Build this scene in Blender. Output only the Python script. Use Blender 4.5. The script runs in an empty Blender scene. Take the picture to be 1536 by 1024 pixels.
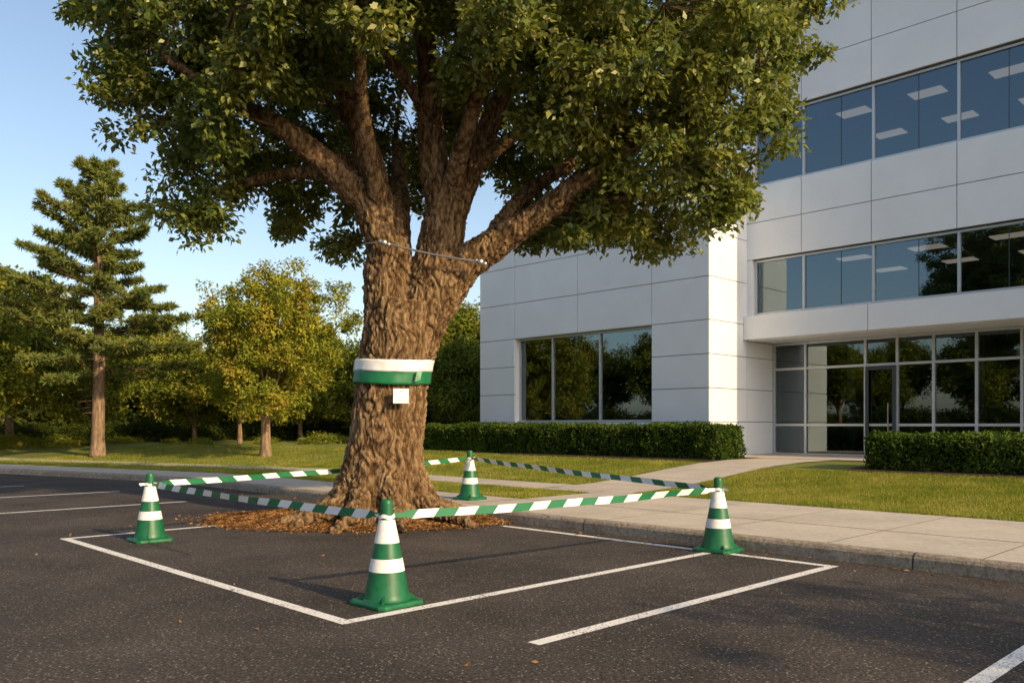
import bpy, math, random
import numpy as np
from mathutils import Vector, noise
random.seed(7)
RS=np.random.RandomState
scene=bpy.context.scene
U=(-0.699,0.715); V=(0.714,0.700)
def P(a,b,z=0.0): return (a*U[0]+b*V[0], a*U[1]+b*V[1], z)
# ------------------------------------------------------------ materials
def mat(name):
    m=bpy.data.materials.new(name); m.use_nodes=True
    nt=m.node_tree; b=nt.nodes['Principled BSDF']
    return m,nt,b
def N(nt,t,**k):
    n=nt.nodes.new(t)
    for a,v in k.items():
        if a in n.inputs.keys(): n.inputs[a].default_value=v
        else: setattr(n,a,v)
    return n
def ramp(nt,stops):
    r=nt.nodes.new('ShaderNodeValToRGB'); e=r.color_ramp.elements
    while len(e)<len(stops): e.new(0.5)
    for i,(p,c) in enumerate(stops):
        e[i].position=p; e[i].color=(c[0],c[1],c[2],1)
    return r
def coords(nt,scale=(1,1,1)):
    tc=nt.nodes.new('ShaderNodeTexCoord'); mp=nt.nodes.new('ShaderNodeMapping')
    mp.inputs['Scale'].default_value=scale
    nt.links.new(tc.outputs['Object'],mp.inputs['Vector']); return mp.outputs['Vector']
def noisemat(name,stops,scale=4,detail=4,rough=0.9,bump=0.3,bdist=0.02,cs=(1,1,1),spec=0.3,scale2=None,amt2=0.5,rgh=0.6):
    m,nt,b=mat(name); v=coords(nt,cs)
    n=N(nt,'ShaderNodeTexNoise'); n.inputs['Scale'].default_value=scale; n.inputs['Detail'].default_value=detail; n.inputs['Roughness'].default_value=rgh
    nt.links.new(v,n.inputs['Vector'])
    r=ramp(nt,stops); nt.links.new(n.outputs['Fac'],r.inputs['Fac']); out=r.outputs['Color']
    if scale2:
        n2=N(nt,'ShaderNodeTexNoise'); n2.inputs['Scale'].default_value=scale2; n2.inputs['Detail'].default_value=3
        nt.links.new(v,n2.inputs['Vector'])
        r2=ramp(nt,[(0.3,(1-amt2,)*3),(0.7,(1,1,1))]); nt.links.new(n2.outputs['Fac'],r2.inputs['Fac'])
        mx=N(nt,'ShaderNodeMixRGB',blend_type='MULTIPLY'); mx.inputs['Fac'].default_value=1
        nt.links.new(out,mx.inputs['Color1']); nt.links.new(r2.outputs['Color'],mx.inputs['Color2']); out=mx.outputs['Color']
    nt.links.new(out,b.inputs['Base Color'])
    b.inputs['Roughness'].default_value=rough; b.inputs['Specular IOR Level'].default_value=spec
    if bump:
        bp=N(nt,'ShaderNodeBump'); bp.inputs['Strength'].default_value=bump; bp.inputs['Distance'].default_value=bdist
        nt.links.new(n.outputs['Fac'],bp.inputs['Height']); nt.links.new(bp.outputs['Normal'],b.inputs['Normal'])
    return m
def plain(name,c,rough=0.5,metal=0,spec=0.5,var=0.12,scale=6,bump=0.0):
    lo=tuple(x*(1-var) for x in c); hi=tuple(min(1,x*(1+var*0.5)) for x in c)
    m=noisemat(name,[(0.3,lo),(0.7,hi)],scale=scale,detail=2,rough=rough,bump=bump,spec=spec,bdist=0.005)
    m.node_tree.nodes['Principled BSDF'].inputs['Metallic'].default_value=metal
    return m
def leafmat(name,cols,trans=0.3,tcol=(0.25,0.28,0.03),gloss=0.0,freq=0.9):
    m,nt,b=mat(name); nt.nodes.remove(b)
    g=N(nt,'ShaderNodeNewGeometry')
    r=ramp(nt,[(i/(len(cols)-1),c) for i,c in enumerate(cols)])
    v=coords(nt); n=N(nt,'ShaderNodeTexNoise'); n.inputs['Scale'].default_value=freq; n.inputs['Detail'].default_value=1
    nt.links.new(v,n.inputs['Vector'])
    ma=N(nt,'ShaderNodeMath',operation='MULTIPLY_ADD'); ma.inputs[1].default_value=0.6; nt.links.new(g.outputs['Random Per Island'],ma.inputs[0])
    mb=N(nt,'ShaderNodeMath',operation='MULTIPLY_ADD'); mb.inputs[1].default_value=1.5; mb.inputs[2].default_value=-0.55
    nt.links.new(n.outputs['Fac'],mb.inputs[0]); nt.links.new(mb.outputs[0],ma.inputs[2])
    nt.links.new(ma.outputs[0],r.inputs['Fac'])
    df=N(nt,'ShaderNodeBsdfDiffuse'); nt.links.new(r.outputs['Color'],df.inputs['Color']); out=df.outputs[0]
    if trans>0:
        t=N(nt,'ShaderNodeBsdfTranslucent')
        mt=N(nt,'ShaderNodeMixRGB',blend_type='MIX'); mt.inputs['Fac'].default_value=0.5; mt.inputs['Color2'].default_value=(*tcol,1)
        nt.links.new(r.outputs['Color'],mt.inputs['Color1']); nt.links.new(mt.outputs['Color'],t.inputs['Color'])
        mx=N(nt,'ShaderNodeMixShader'); mx.inputs['Fac'].default_value=trans
        nt.links.new(out,mx.inputs[1]); nt.links.new(t.outputs[0],mx.inputs[2]); out=mx.outputs[0]
    if gloss>0:
        gl=N(nt,'ShaderNodeBsdfGlossy'); gl.inputs['Roughness'].default_value=.42; gl.inputs[0].default_value=(.9,.9,.8,1)
        mx=N(nt,'ShaderNodeMixShader'); mx.inputs['Fac'].default_value=gloss
        nt.links.new(out,mx.inputs[1]); nt.links.new(gl.outputs[0],mx.inputs[2]); out=mx.outputs[0]
    nt.links.new(out,nt.nodes['Material Output'].inputs['Surface'])
    return m
M={}
# asphalt
m,nt,b=mat('asphalt'); v=coords(nt)
n1=N(nt,'ShaderNodeTexNoise'); n1.inputs['Scale'].default_value=0.6; n1.inputs['Detail'].default_value=6; n1.inputs['Roughness'].default_value=.62; nt.links.new(v,n1.inputs['Vector'])
n2=N(nt,'ShaderNodeTexNoise'); n2.inputs['Scale'].default_value=36; n2.inputs['Detail'].default_value=4; n2.inputs['Roughness'].default_value=.8; nt.links.new(v,n2.inputs['Vector'])
vo=N(nt,'ShaderNodeTexVoronoi'); vo.inputs['Scale'].default_value=42; nt.links.new(v,vo.inputs['Vector'])
r1=ramp(nt,[(0.32,(0.038,0.033,0.029)),(0.68,(0.090,0.076,0.065))]); nt.links.new(n1.outputs['Fac'],r1.inputs['Fac'])
r2=ramp(nt,[(0.36,(0.25,)*3),(0.5,(0.8,)*3),(0.62,(1.8,1.65,1.5)),(0.75,(3.2,2.9,2.5))]); nt.links.new(n2.outputs['Fac'],r2.inputs['Fac'])
mx=N(nt,'ShaderNodeMixRGB',blend_type='MULTIPLY'); mx.inputs['Fac'].default_value=1
nt.links.new(r1.outputs[0],mx.inputs[1]); nt.links.new(r2.outputs[0],mx.inputs[2])
sp=ramp(nt,[(0.0,(0.34,0.30,0.25)),(0.3,(0.18,0.155,0.13)),(0.42,(0,0,0))]); nt.links.new(vo.outputs['Distance'],sp.inputs['Fac'])
wn=ramp(nt,[(0.66,(0,0,0)),(0.8,(1,1,1))]); nt.links.new(vo.outputs['Color'],wn.inputs['Fac'])
mm=N(nt,'ShaderNodeMixRGB',blend_type='MULTIPLY'); mm.inputs['Fac'].default_value=1
nt.links.new(sp.outputs[0],mm.inputs[1]); nt.links.new(wn.outputs[0],mm.inputs[2])
ad=N(nt,'ShaderNodeMixRGB',blend_type='ADD'); ad.inputs['Fac'].default_value=1
nt.links.new(mx.outputs[0],ad.inputs[1]); nt.links.new(mm.outputs[0],ad.inputs[2])
nt.links.new(ad.outputs[0],b.inputs['Base Color']); b.inputs['Roughness'].default_value=0.85; b.inputs['Specular IOR Level'].default_value=0.25
bp=N(nt,'ShaderNodeBump'); bp.inputs['Strength'].default_value=0.9; bp.inputs['Distance'].default_value=0.02
nt.links.new(n2.outputs['Fac'],bp.inputs['Height']); nt.links.new(bp.outputs[0],b.inputs['Normal'])
M['asphalt']=m
# worn paint
m,nt,b=mat('road_paint'); v=coords(nt)
n1=N(nt,'ShaderNodeTexNoise'); n1.inputs['Scale'].default_value=45; n1.inputs['Detail'].default_value=4; nt.links.new(v,n1.inputs['Vector'])
n2=N(nt,'ShaderNodeTexNoise'); n2.inputs['Scale'].default_value=2.5; n2.inputs['Detail'].default_value=3; nt.links.new(v,n2.inputs['Vector'])
am=N(nt,'ShaderNodeMath',operation='MULTIPLY_ADD'); am.inputs[1].default_value=0.35; nt.links.new(n2.outputs['Fac'],am.inputs[0]); nt.links.new(n1.outputs['Fac'],am.inputs[2])
r1=ramp(nt,[(0.51,(0.10,0.09,0.08)),(0.60,(0.76,0.73,0.68))]); nt.links.new(am.outputs[0],r1.inputs['Fac'])
nt.links.new(r1.outputs[0],b.inputs['Base Color']); b.inputs['Roughness'].default_value=0.7
bp=N(nt,'ShaderNodeBump'); bp.inputs['Strength'].default_value=0.6; bp.inputs['Distance'].default_value=0.01
nt.links.new(n1.outputs['Fac'],bp.inputs['Height']); nt.links.new(bp.outputs[0],b.inputs['Normal'])
M['paint']=m
M['grass']=noisemat('lawn_grass',[(0.3,(0.10,0.135,0.02)),(0.5,(0.195,0.225,0.035)),(0.7,(0.31,0.30,0.065))],scale=9,detail=5,bump=0.8,bdist=0.06,scale2=0.5,amt2=0.35,rgh=0.75)
M['ground']=noisemat('ground_grass',[(0.3,(0.04,0.055,0.015)),(0.7,(0.09,0.09,0.03))],scale=0.3,bump=0)
M['concrete']=noisemat('sidewalk_concrete',[(0.3,(0.46,0.40,0.325)),(0.7,(0.58,0.515,0.43))],scale=14,detail=5,bump=0.25,bdist=0.01,scale2=0.9,amt2=0.2)
M['joint']=plain('joint_dark',(0.13,0.11,0.09),0.95)
M['kerb']=noisemat('kerb_concrete',[(0.3,(0.19,0.15,0.105)),(0.52,(0.40,0.335,0.26)),(0.7,(0.56,0.48,0.38))],scale=16,detail=6,bump=0.9,bdist=0.04,scale2=1.6,amt2=0.35,rgh=0.75)
# bark with crack attribute
m,nt,b=mat('bark'); v=coords(nt,(26,26,8))
n=N(nt,'ShaderNodeTexNoise'); n.inputs['Scale'].default_value=1; n.inputs['Detail'].default_value=6; n.inputs['Roughness'].default_value=.75; nt.links.new(v,n.inputs['Vector'])
at=N(nt,'ShaderNodeAttribute'); at.attribute_name='crack'
r1=ramp(nt,[(0.32,(0.10,0.060,0.030)),(0.5,(0.29,0.185,0.095)),(0.68,(0.50,0.36,0.21))]); nt.links.new(n.outputs['Fac'],r1.inputs['Fac'])
r2=ramp(nt,[(0.0,(0.12,0.10,0.08)),(0.4,(0.5,0.46,0.42)),(0.85,(1,1,1))]); nt.links.new(at.outputs['Fac'],r2.inputs['Fac'])
mx=N(nt,'ShaderNodeMixRGB',blend_type='MULTIPLY'); mx.inputs['Fac'].default_value=1; nt.links.new(r1.outputs[0],mx.inputs[1]); nt.links.new(r2.outputs[0],mx.inputs[2])
nt.links.new(mx.outputs[0],b.inputs['Base Color']); b.inputs['Roughness'].default_value=.95; b.inputs['Specular IOR Level'].default_value=.12
bp=N(nt,'ShaderNodeBump'); bp.inputs['Strength'].default_value=1; bp.inputs['Distance'].default_value=0.05; nt.links.new(n.outputs['Fac'],bp.inputs['Height']); nt.links.new(bp.outputs[0],b.inputs['Normal'])
M['bark']=m
M['bark2']=noisemat('bark_grey',[(0.3,(0.09,0.06,0.038)),(0.7,(0.38,0.26,0.165))],scale=1.0,detail=4,bump=0.7,bdist=0.04,cs=(12,12,2.5),spec=0.15)
M['twig']=plain('twig_bark',(0.12,0.082,0.05),0.9,spec=0.1)
M['leaf']=leafmat('oak_leaves',[(0.042,0.072,0.014),(0.098,0.137,0.024),(0.175,0.198,0.036),(0.29,0.27,0.055)],0.32,(0.36,0.39,0.055),.035)
M['leaf_or']=leafmat('autumn_leaves',[(0.12,0.16,0.022),(0.22,0.255,0.034),(0.34,0.32,0.043),(0.43,0.28,0.05)],0.3,(0.42,0.40,0.05))
M['leaf_bg']=leafmat('woodland_leaves',[(0.075,0.105,0.017),(0.155,0.19,0.028),(0.25,0.26,0.04),(0.32,0.28,0.045)],0.28,freq=.3)
M['leaf_dk']=leafmat('understory_leaves',[(0.02,0.032,0.008),(0.045,0.062,0.013),(0.085,0.10,0.018)],0.15)
M['needle']=leafmat('pine_needles',[(0.085,0.12,0.034),(0.165,0.195,0.05),(0.26,0.255,0.06)],0.25,(0.24,0.28,0.06))
M['hedge']=leafmat('hedge_leaves',[(0.028,0.055,0.011),(0.062,0.10,0.018),(0.11,0.155,0.028)],0.15,(0.1,0.18,0.02))
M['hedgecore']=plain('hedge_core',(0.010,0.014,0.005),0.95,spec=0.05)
M['blade']=leafmat('grass_blades',[(0.10,0.15,0.02),(0.20,0.235,0.035),(0.30,0.29,0.055),(0.39,0.34,0.10)],0.35,(0.40,0.42,0.06))
M['mulch']=noisemat('mulch',[(0.3,(0.04,0.02,0.01)),(0.5,(0.15,0.075,0.03)),(0.72,(0.33,0.165,0.065))],scale=22,detail=6,bump=1,bdist=0.06,rgh=0.8)
M['chip']=leafmat('mulch_chips',[(0.05,0.025,0.011),(0.15,0.075,0.028),(0.31,0.155,0.055),(0.44,0.26,0.12)],0.0,freq=3)
M['bed']=noisemat('bed_mulch',[(0.3,(0.02,0.012,0.008)),(0.7,(0.10,0.055,0.03))],scale=18,detail=5,bump=1,bdist=0.05)
M['panel']=noisemat('wall_panel',[(0.3,(0.76,0.785,0.82)),(0.7,(0.80,0.825,0.855))],scale=1.2,detail=4,bump=0.06,bdist=0.003,rough=0.6,scale2=0.3,amt2=0.06)
M['wallback']=plain('wall_backing',(0.16,0.16,0.17),0.9)
M['frame']=plain('window_frame_aluminium',(0.55,0.57,0.60),0.4,metal=0.5,var=0.05)
M['dframe']=plain('dark_frame',(0.05,0.06,0.065),0.4,metal=0.3)
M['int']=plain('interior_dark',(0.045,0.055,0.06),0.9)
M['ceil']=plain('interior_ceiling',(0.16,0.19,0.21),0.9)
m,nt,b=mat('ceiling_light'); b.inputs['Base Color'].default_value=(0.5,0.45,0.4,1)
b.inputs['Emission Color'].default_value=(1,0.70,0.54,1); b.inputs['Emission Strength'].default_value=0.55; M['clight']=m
def glassmat(name,tint,refl,rcol):
    m,nt,b=mat(name); nt.nodes.remove(b)
    tr=N(nt,'ShaderNodeBsdfTransparent'); tr.inputs[0].default_value=(*tint,1)
    gl=N(nt,'ShaderNodeBsdfGlossy'); gl.inputs[0].default_value=(*rcol,1); gl.inputs['Roughness'].default_value=0.01
    v=coords(nt,(0.5,0.5,0.5)); n=N(nt,'ShaderNodeTexNoise'); n.inputs['Scale'].default_value=0.7; n.inputs['Detail'].default_value=1
    nt.links.new(v,n.inputs['Vector']); bp=N(nt,'ShaderNodeBump'); bp.inputs['Strength'].default_value=0.15; bp.inputs['Distance'].default_value=0.05
    nt.links.new(n.outputs['Fac'],bp.inputs['Height']); nt.links.new(bp.outputs[0],gl.inputs['Normal'])
    fr=N(nt,'ShaderNodeFresnel'); fr.inputs[0].default_value=1.5
    ma=N(nt,'ShaderNodeMath',operation='MULTIPLY_ADD'); ma.inputs[1].default_value=0.9; ma.inputs[2].default_value=refl; ma.use_clamp=True
    nt.links.new(fr.outputs[0],ma.inputs[0])
    mx=N(nt,'ShaderNodeMixShader'); nt.links.new(ma.outputs[0],mx.inputs[0]); nt.links.new(tr.outputs[0],mx.inputs[1]); nt.links.new(gl.outputs[0],mx.inputs[2])
    nt.links.new(mx.outputs[0],nt.nodes['Material Output'].inputs['Surface']); return m
M['glass']=glassmat('window_glass',(0.36,0.46,0.50),0.20,(0.55,0.70,0.80))
M['glass2']=glassmat('entrance_glass',(0.32,0.40,0.42),0.16,(0.6,0.72,0.76))
M['cgreen']=plain('cone_green_plastic',(0.007,0.115,0.04),0.42,var=0.35,scale=9)
M['cwhite']=plain('cone_white_band',(0.78,0.77,0.74),0.45,var=0.14,scale=16)
M['tgreen']=plain('tape_green',(0.009,0.15,0.055),0.4,var=0.1)
M['twhite']=plain('tape_white',(0.80,0.80,0.78),0.4,var=0.06)
M['steel']=plain('galvanised_steel',(0.42,0.41,0.39),0.35,metal=0.85)
# ------------------------------------------------------------ mesh helpers
def link(o,parent=None):
    scene.collection.objects.link(o)
    if parent: o.parent=parent
    return o
def empty(name,loc=(0,0,0)):
    e=bpy.data.objects.new(name,None); e.location=loc; e.empty_display_size=0.3; scene.collection.objects.link(e); return e
class B:
    def __init__(s): s.v=[]; s.f=[]; s.m=[]; s.mats=[]
    def mi(s,m):
        if m not in s.mats: s.mats.append(m)
        return s.mats.index(m)
    def add(s,vs,fs,m):
        o=len(s.v); s.v+=list(vs); k=s.mi(m)
        for f in fs: s.f.append(tuple(i+o for i in f)); s.m.append(k)
    def box(s,a0,a1,b0,b1,z0,z1,m):
        c=[P(a,b,z) for z in (z0,z1) for b in (b0,b1) for a in (a0,a1)]
        s.add(c,[(0,1,3,2),(4,6,7,5),(0,4,5,1),(2,3,7,6),(0,2,6,4),(1,5,7,3)],m)
    def obj(s,name,parent=None,smooth=False,bevel=0):
        me=bpy.data.meshes.new(name); me.from_pydata(s.v,[],s.f)
        for m in s.mats: me.materials.append(M[m])
        me.polygons.foreach_set('material_index',s.m)
        if smooth: me.polygons.foreach_set('use_smooth',[True]*len(s.f))
        me.update(); o=bpy.data.objects.new(name,me); link(o,parent)
        if bevel:
            bm=o.modifiers.new('b','BEVEL'); bm.width=bevel; bm.segments=2; bm.limit_method='ANGLE'
        return o
def npmesh(name,v,f,m,parent=None,smooth=False,obj=True):
    me=bpy.data.meshes.new(name); v=np.asarray(v,dtype=np.float32); f=np.asarray(f,dtype=np.int32); k=f.shape[1]
    me.vertices.add(len(v)); me.vertices.foreach_set('co',v.ravel())
    me.loops.add(f.size); me.loops.foreach_set('vertex_index',f.ravel())
    me.polygons.add(len(f)); me.polygons.foreach_set('loop_start',np.arange(0,f.size,k,dtype=np.int32))
    if smooth: me.polygons.foreach_set('use_smooth',np.ones(len(f),dtype=bool))
    me.update(calc_edges=True); me.materials.append(M[m])
    if not obj: return me
    o=bpy.data.objects.new(name,me); link(o,parent); return o
def nrm(x): return x/(np.linalg.norm(x,axis=1,keepdims=True)+1e-9)
def leafgeo(c,ax,L,W,rs,fold=0.25,pref=None):
    n=len(c); ax=nrm(ax)
    if pref is None: s=nrm(np.cross(ax,rs.normal(size=(n,3))))
    else: s=nrm(np.cross(ax,pref+rs.normal(size=(n,3))*0.75))
    nn=np.cross(s,ax) if pref is not None else np.cross(ax,s)
    L=L[:,None];W=W[:,None]
    v=np.stack([c-ax*L/2, c+s*W/2+nn*W*fold-ax*L*0.05, c+ax*L/2, c-s*W/2+nn*W*fold-ax*L*0.05],axis=1).reshape(-1,3)
    return v,np.arange(4*n).reshape(n,4)
def tuft(C,rc,nl,L,rs,droop=-0.35,flat=0.75,wr=0.5,pref=None):
    C=np.repeat(C,nl,axis=0); r=np.repeat(rc,nl)[:,None]
    d=np.clip(rs.normal(size=C.shape),-1.7,1.7)*np.array([1,1,flat])
    pos=C+d*r*0.75; ax=d*0.6+rs.normal(size=C.shape)*0.5+np.array([0,0,droop])
    l=L*rs.uniform(0.7,1.25,len(C))
    pf=None if pref is None else np.repeat(pref,nl,axis=0)+d*0.4
    return leafgeo(pos,ax,l,l*wr,rs,pref=pf)
def twiggeo(S,E,r0,r1):
    n=len(S); ax=nrm(E-S); s=nrm(np.cross(ax,np.array([[0.31,0.52,0.8]]))); t=np.cross(ax,s)
    vs=[]
    for base,r in ((S,r0),(E,r1)):
        for k in range(4):
            an=math.pi/2*k; vs.append(base+(s*math.cos(an)+t*math.sin(an))*np.reshape(r,(-1,1)))
    v=np.stack(vs,axis=1).reshape(-1,3); o=np.arange(n)[:,None]*8
    f=np.concatenate([np.concatenate([o+k,o+(k+1)%4,o+4+(k+1)%4,o+4+k],axis=1) for k in range(4)])
    return v,f
def crspline(pts,sub):
    pts=np.array(pts,float); out=[]
    for i in range(len(pts)-1):
        p0=pts[max(i-1,0)];p1=pts[i];p2=pts[i+1];p3=pts[min(i+2,len(pts)-1)]
        for j in range(sub):
            t=j/sub; out.append(0.5*((2*p1)+(-p0+p2)*t+(2*p0-5*p1+4*p2-p3)*t*t+(-p0+3*p1-3*p2+p3)*t**3))
    out.append(pts[-1]); return np.array(out)
def tube(pts,seg=12,sub=4,wob=0.0):
    q=crspline(pts,sub); n=len(q); vs=[];fs=[]
    ref=np.array([0.2,0.9,0.1])
    for i in range(n):
        d=q[min(i+1,n-1),:3]-q[max(i-1,0),:3]; d/=np.linalg.norm(d)+1e-9
        s=np.cross(d,ref); s/=np.linalg.norm(s)+1e-9; t=np.cross(d,s)
        for k in range(seg):
            an=2*math.pi*k/seg; r=q[i,3]
            vs.append(q[i,:3]+(s*math.cos(an)+t*math.sin(an))*r)
    for i in range(n-1):
        for k in range(seg): fs.append((i*seg+k,i*seg+(k+1)%seg,(i+1)*seg+(k+1)%seg,(i+1)*seg+k))
    fs.append(tuple(range(seg-1,-1,-1))); fs.append(tuple((n-1)*seg+k for k in range(seg)))
    return [tuple(x) for x in vs],fs
# ------------------------------------------------------------ ground
def sst(x): x=min(max(x,0),1); return x*x*(3-2*x)
def bk(a):
    x=a-22.0
    if x<=0: return 9.72
    return 9.72-0.31*(x*x/(x+3.0))
def H(a,t):
    z=0.15+0.42*sst((t-4.6)/7.5)
    w=sst((a-24)/8)*sst((t-4)/5)
    if w>0: z+=w*(0.28*max(0,noise.noise(Vector((a*0.09,t*0.11,3.3))))+0.12*sst((t-6)/10))
    return z
def GP(a,t,dz=0.0): return P(a,bk(a)+t,H(a,t)+dz)
g=B(); g.add([(-3000,-3000,-0.06),(3000,-3000,-0.06),(3000,3000,-0.06),(-3000,3000,-0.06)],[(0,1,2,3)],'ground'); g.obj('ground')
g=B(); aa=[-60,-30,0,10,20]+list(range(22,70,2))+[80,100]
vs=[];fs=[]
for a in aa: vs+= [P(a,-60,0),P(a,bk(a)+0.02,0)]
for i in range(len(aa)-1): fs.append((2*i,2*i+2,2*i+3,2*i+1)[::-1])
g.add(vs,fs,'asphalt'); g.obj('parking_lot_asphalt')
# lawn
al=list(np.arange(-60,0,6.0))+list(np.arange(0,60,1.0))+list(np.arange(60,200,10.0))
tl=list(np.arange(0.1,22,0.6))+list(np.arange(22,60,3))+[70,100,150,250,500]
vs=[GP(a,t) for a in al for t in tl]; k=len(tl)
fs=[(i*k+j,i*k+j+1,(i+1)*k+j+1,(i+1)*k+j) for i in range(len(al)-1) for j in range(k-1)]
g=B(); g.add(vs,fs,'grass'); g.obj('lawn',smooth=True)
def slabs(g,a0,a1,t0,t1,na,nt_,gap=0.016):
    da=(a1-a0)/na; dt=(t1-t0)/nt_
    for i in range(na):
        for j in range(nt_):
            x0,x1=a0+i*da,a0+(i+1)*da; y0,y1=t0+j*dt,t0+(j+1)*dt
            g.add([GP(x0,y0,.012),GP(x1,y0,.012),GP(x1,y1,.012),GP(x0,y1,.012)],[(3,2,1,0)],'joint')
            o=gap/2; x0+=o;x1-=o;y0+=o;y1-=o
            g.add([GP(x0,y0,.02),GP(x1,y0,.02),GP(x1,y1,.02),GP(x0,y1,.02)],[(3,2,1,0)],'concrete')
g=B()
slabs(g,-30,11.6,0.19,1.9,24,1); slabs(g,11.62,60,0.19,1.9,28,1)
slabs(g,-30,11.6,1.92,4.43,24,1)
slabs(g,13.24,50,4.0,5.4,22,1); slabs(g,11.62,13.2,4.0,4.43,1,1)
g.obj('sidewalk')
g=B(); slabs(g,10.9,13.2,4.45,18.1,1,9); g.obj('entrance_path')
# kerb
g=B()
a=-30.0
while a<70:
    L=2.4; n=2; prof_=[(0.0,-0.02),(0.015,0.12),(0.035,0.155),(0.07,0.172),(0.18,0.174)]
    rows=[]
    for i in range(n+1):
        x=a+(L-0.02)*i/n; rows.append([P(x,bk(x)+q[0],q[1]) for q in prof_])
    vs=[p for r in rows for p in r]; kk=len(prof_)
    fs=[(i*kk+j,i*kk+j+1,(i+1)*kk+j+1,(i+1)*kk+j) for i in range(n) for j in range(kk-1)]
    g.add(vs,fs,'kerb')
    x0,x1=a+L-0.03,a+L+0.01
    g.add([P(x0,bk(x0)+.012,0),P(x1,bk(x1)+.012,0),P(x1,bk(x1)+.03,.15),P(x0,bk(x0)+.03,.15)],[(0,1,2,3)],'joint')
    a+=L
g.obj('kerb')
g=B()
def line_u(b,a0,a1,w=0.12):
    g.add([P(a0,b-w/2,.004),P(a1,b-w/2,.004),P(a1,b+w/2,.004),P(a0,b+w/2,.004)],[(3,2,1,0)],'paint')
def line_v(a,b0,b1,w=0.12): g.add([P(a-w/2,b0,.004),P(a+w/2,b0,.004),P(a+w/2,b1,.004),P(a-w/2,b1,.004)],[(3,2,1,0)],'paint')
line_u(3.83,5.79,12.95); line_v(5.85,3.895,9.215); line_v(4.31,4.44,9.215); line_u(9.28,4.25,9.7)
line_v(12.89,3.895,7.0); line_v(1.73,2.6,9.3)
for x in (17.4,21.2,24.9): line_v(x,1.5,7.5 if x<24 else 6.4)
line_v(28.6,0.5,5.6)
g.obj('parking_markings')
# leaf litter on asphalt
rs=RS(17); n=520
a=rs.uniform(0,20,n); b_=9.70-np.abs(rs.normal(0,.35,n)); far=rs.rand(n)<.25; b_[far]=rs.uniform(2,9.5,far.sum())
c=np.stack([a*U[0]+b_*V[0],a*U[1]+b_*V[1],np.full(n,.014)],1); ax=rs.normal(size=(n,3)); ax[:,2]*=.15
l=rs.uniform(.03,.07,n); v,f=leafgeo(c,ax,l,l*.5,rs,.1,pref=np.tile([0,0,3.],(n,1))); npmesh('fallen_leaves',v,f,'chip')
# ------------------------------------------------------------ mulch ring
MC=np.array([-2.55,14.45]); MX,MY=2.6,1.75
def mz(x,y):
    dx=(x-MC[0])/MX; dy=(y-MC[1])/MY; r=math.hypot(dx,dy); an=math.atan2(dy,dx)
    r/=1+0.10*noise.noise(Vector((math.cos(an)*2,math.sin(an)*2,0.5)))
    return 0.17*max(0,1-r**2.2)+0.04*noise.noise(Vector((x*3,y*3,0)))*max(0,1-r) , r
vs=[];fs=[];nr=26;ns=96
for i in range(nr+1):
    for k in range(ns):
        an=2*math.pi*k/ns; rr=i/nr*(1+0.10*noise.noise(Vector((math.cos(an)*2,math.sin(an)*2,0.5)))+0.025*noise.noise(Vector((math.cos(an)*14,math.sin(an)*14,0.5))))
        x=MC[0]+MX*rr*math.cos(an); y=MC[1]+MY*rr*math.sin(an); vs.append((x,y,0.008+mz(x,y)[0]))
for i in range(nr):
    for k in range(ns): fs.append((i*ns+k,i*ns+(k+1)%ns,(i+1)*ns+(k+1)%ns,(i+1)*ns+k))
mu=empty('mulch_bed'); g=B(); g.add(vs,fs,'mulch'); g.obj('mulch_mound',mu,smooth=True)
rs=RS(3); n=28000
an=rs.uniform(0,2*math.pi,n); rr=np.sqrt(rs.uniform(0,1,n))*1.0; ext=rs.rand(n)<0.05; rr[ext]=1+np.abs(rs.normal(0,0.09,ext.sum()))
x=MC[0]+MX*rr*np.cos(an); y=MC[1]+MY*rr*np.sin(an)
bb=x*V[0]+y*V[1]; ok=bb<9.7; x=x[ok];y=y[ok]
z=np.array([0.018+mz(p,q)[0] for p,q in zip(x,y)])
ax=rs.normal(size=(len(x),3)); ax[:,2]*=0.3
l=rs.uniform(0.03,0.085,len(x)); v,f=leafgeo(np.stack([x,y,z],1),ax,l,l*0.25,rs)
npmesh('mulch_chips',v,f,'chip',mu)
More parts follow.
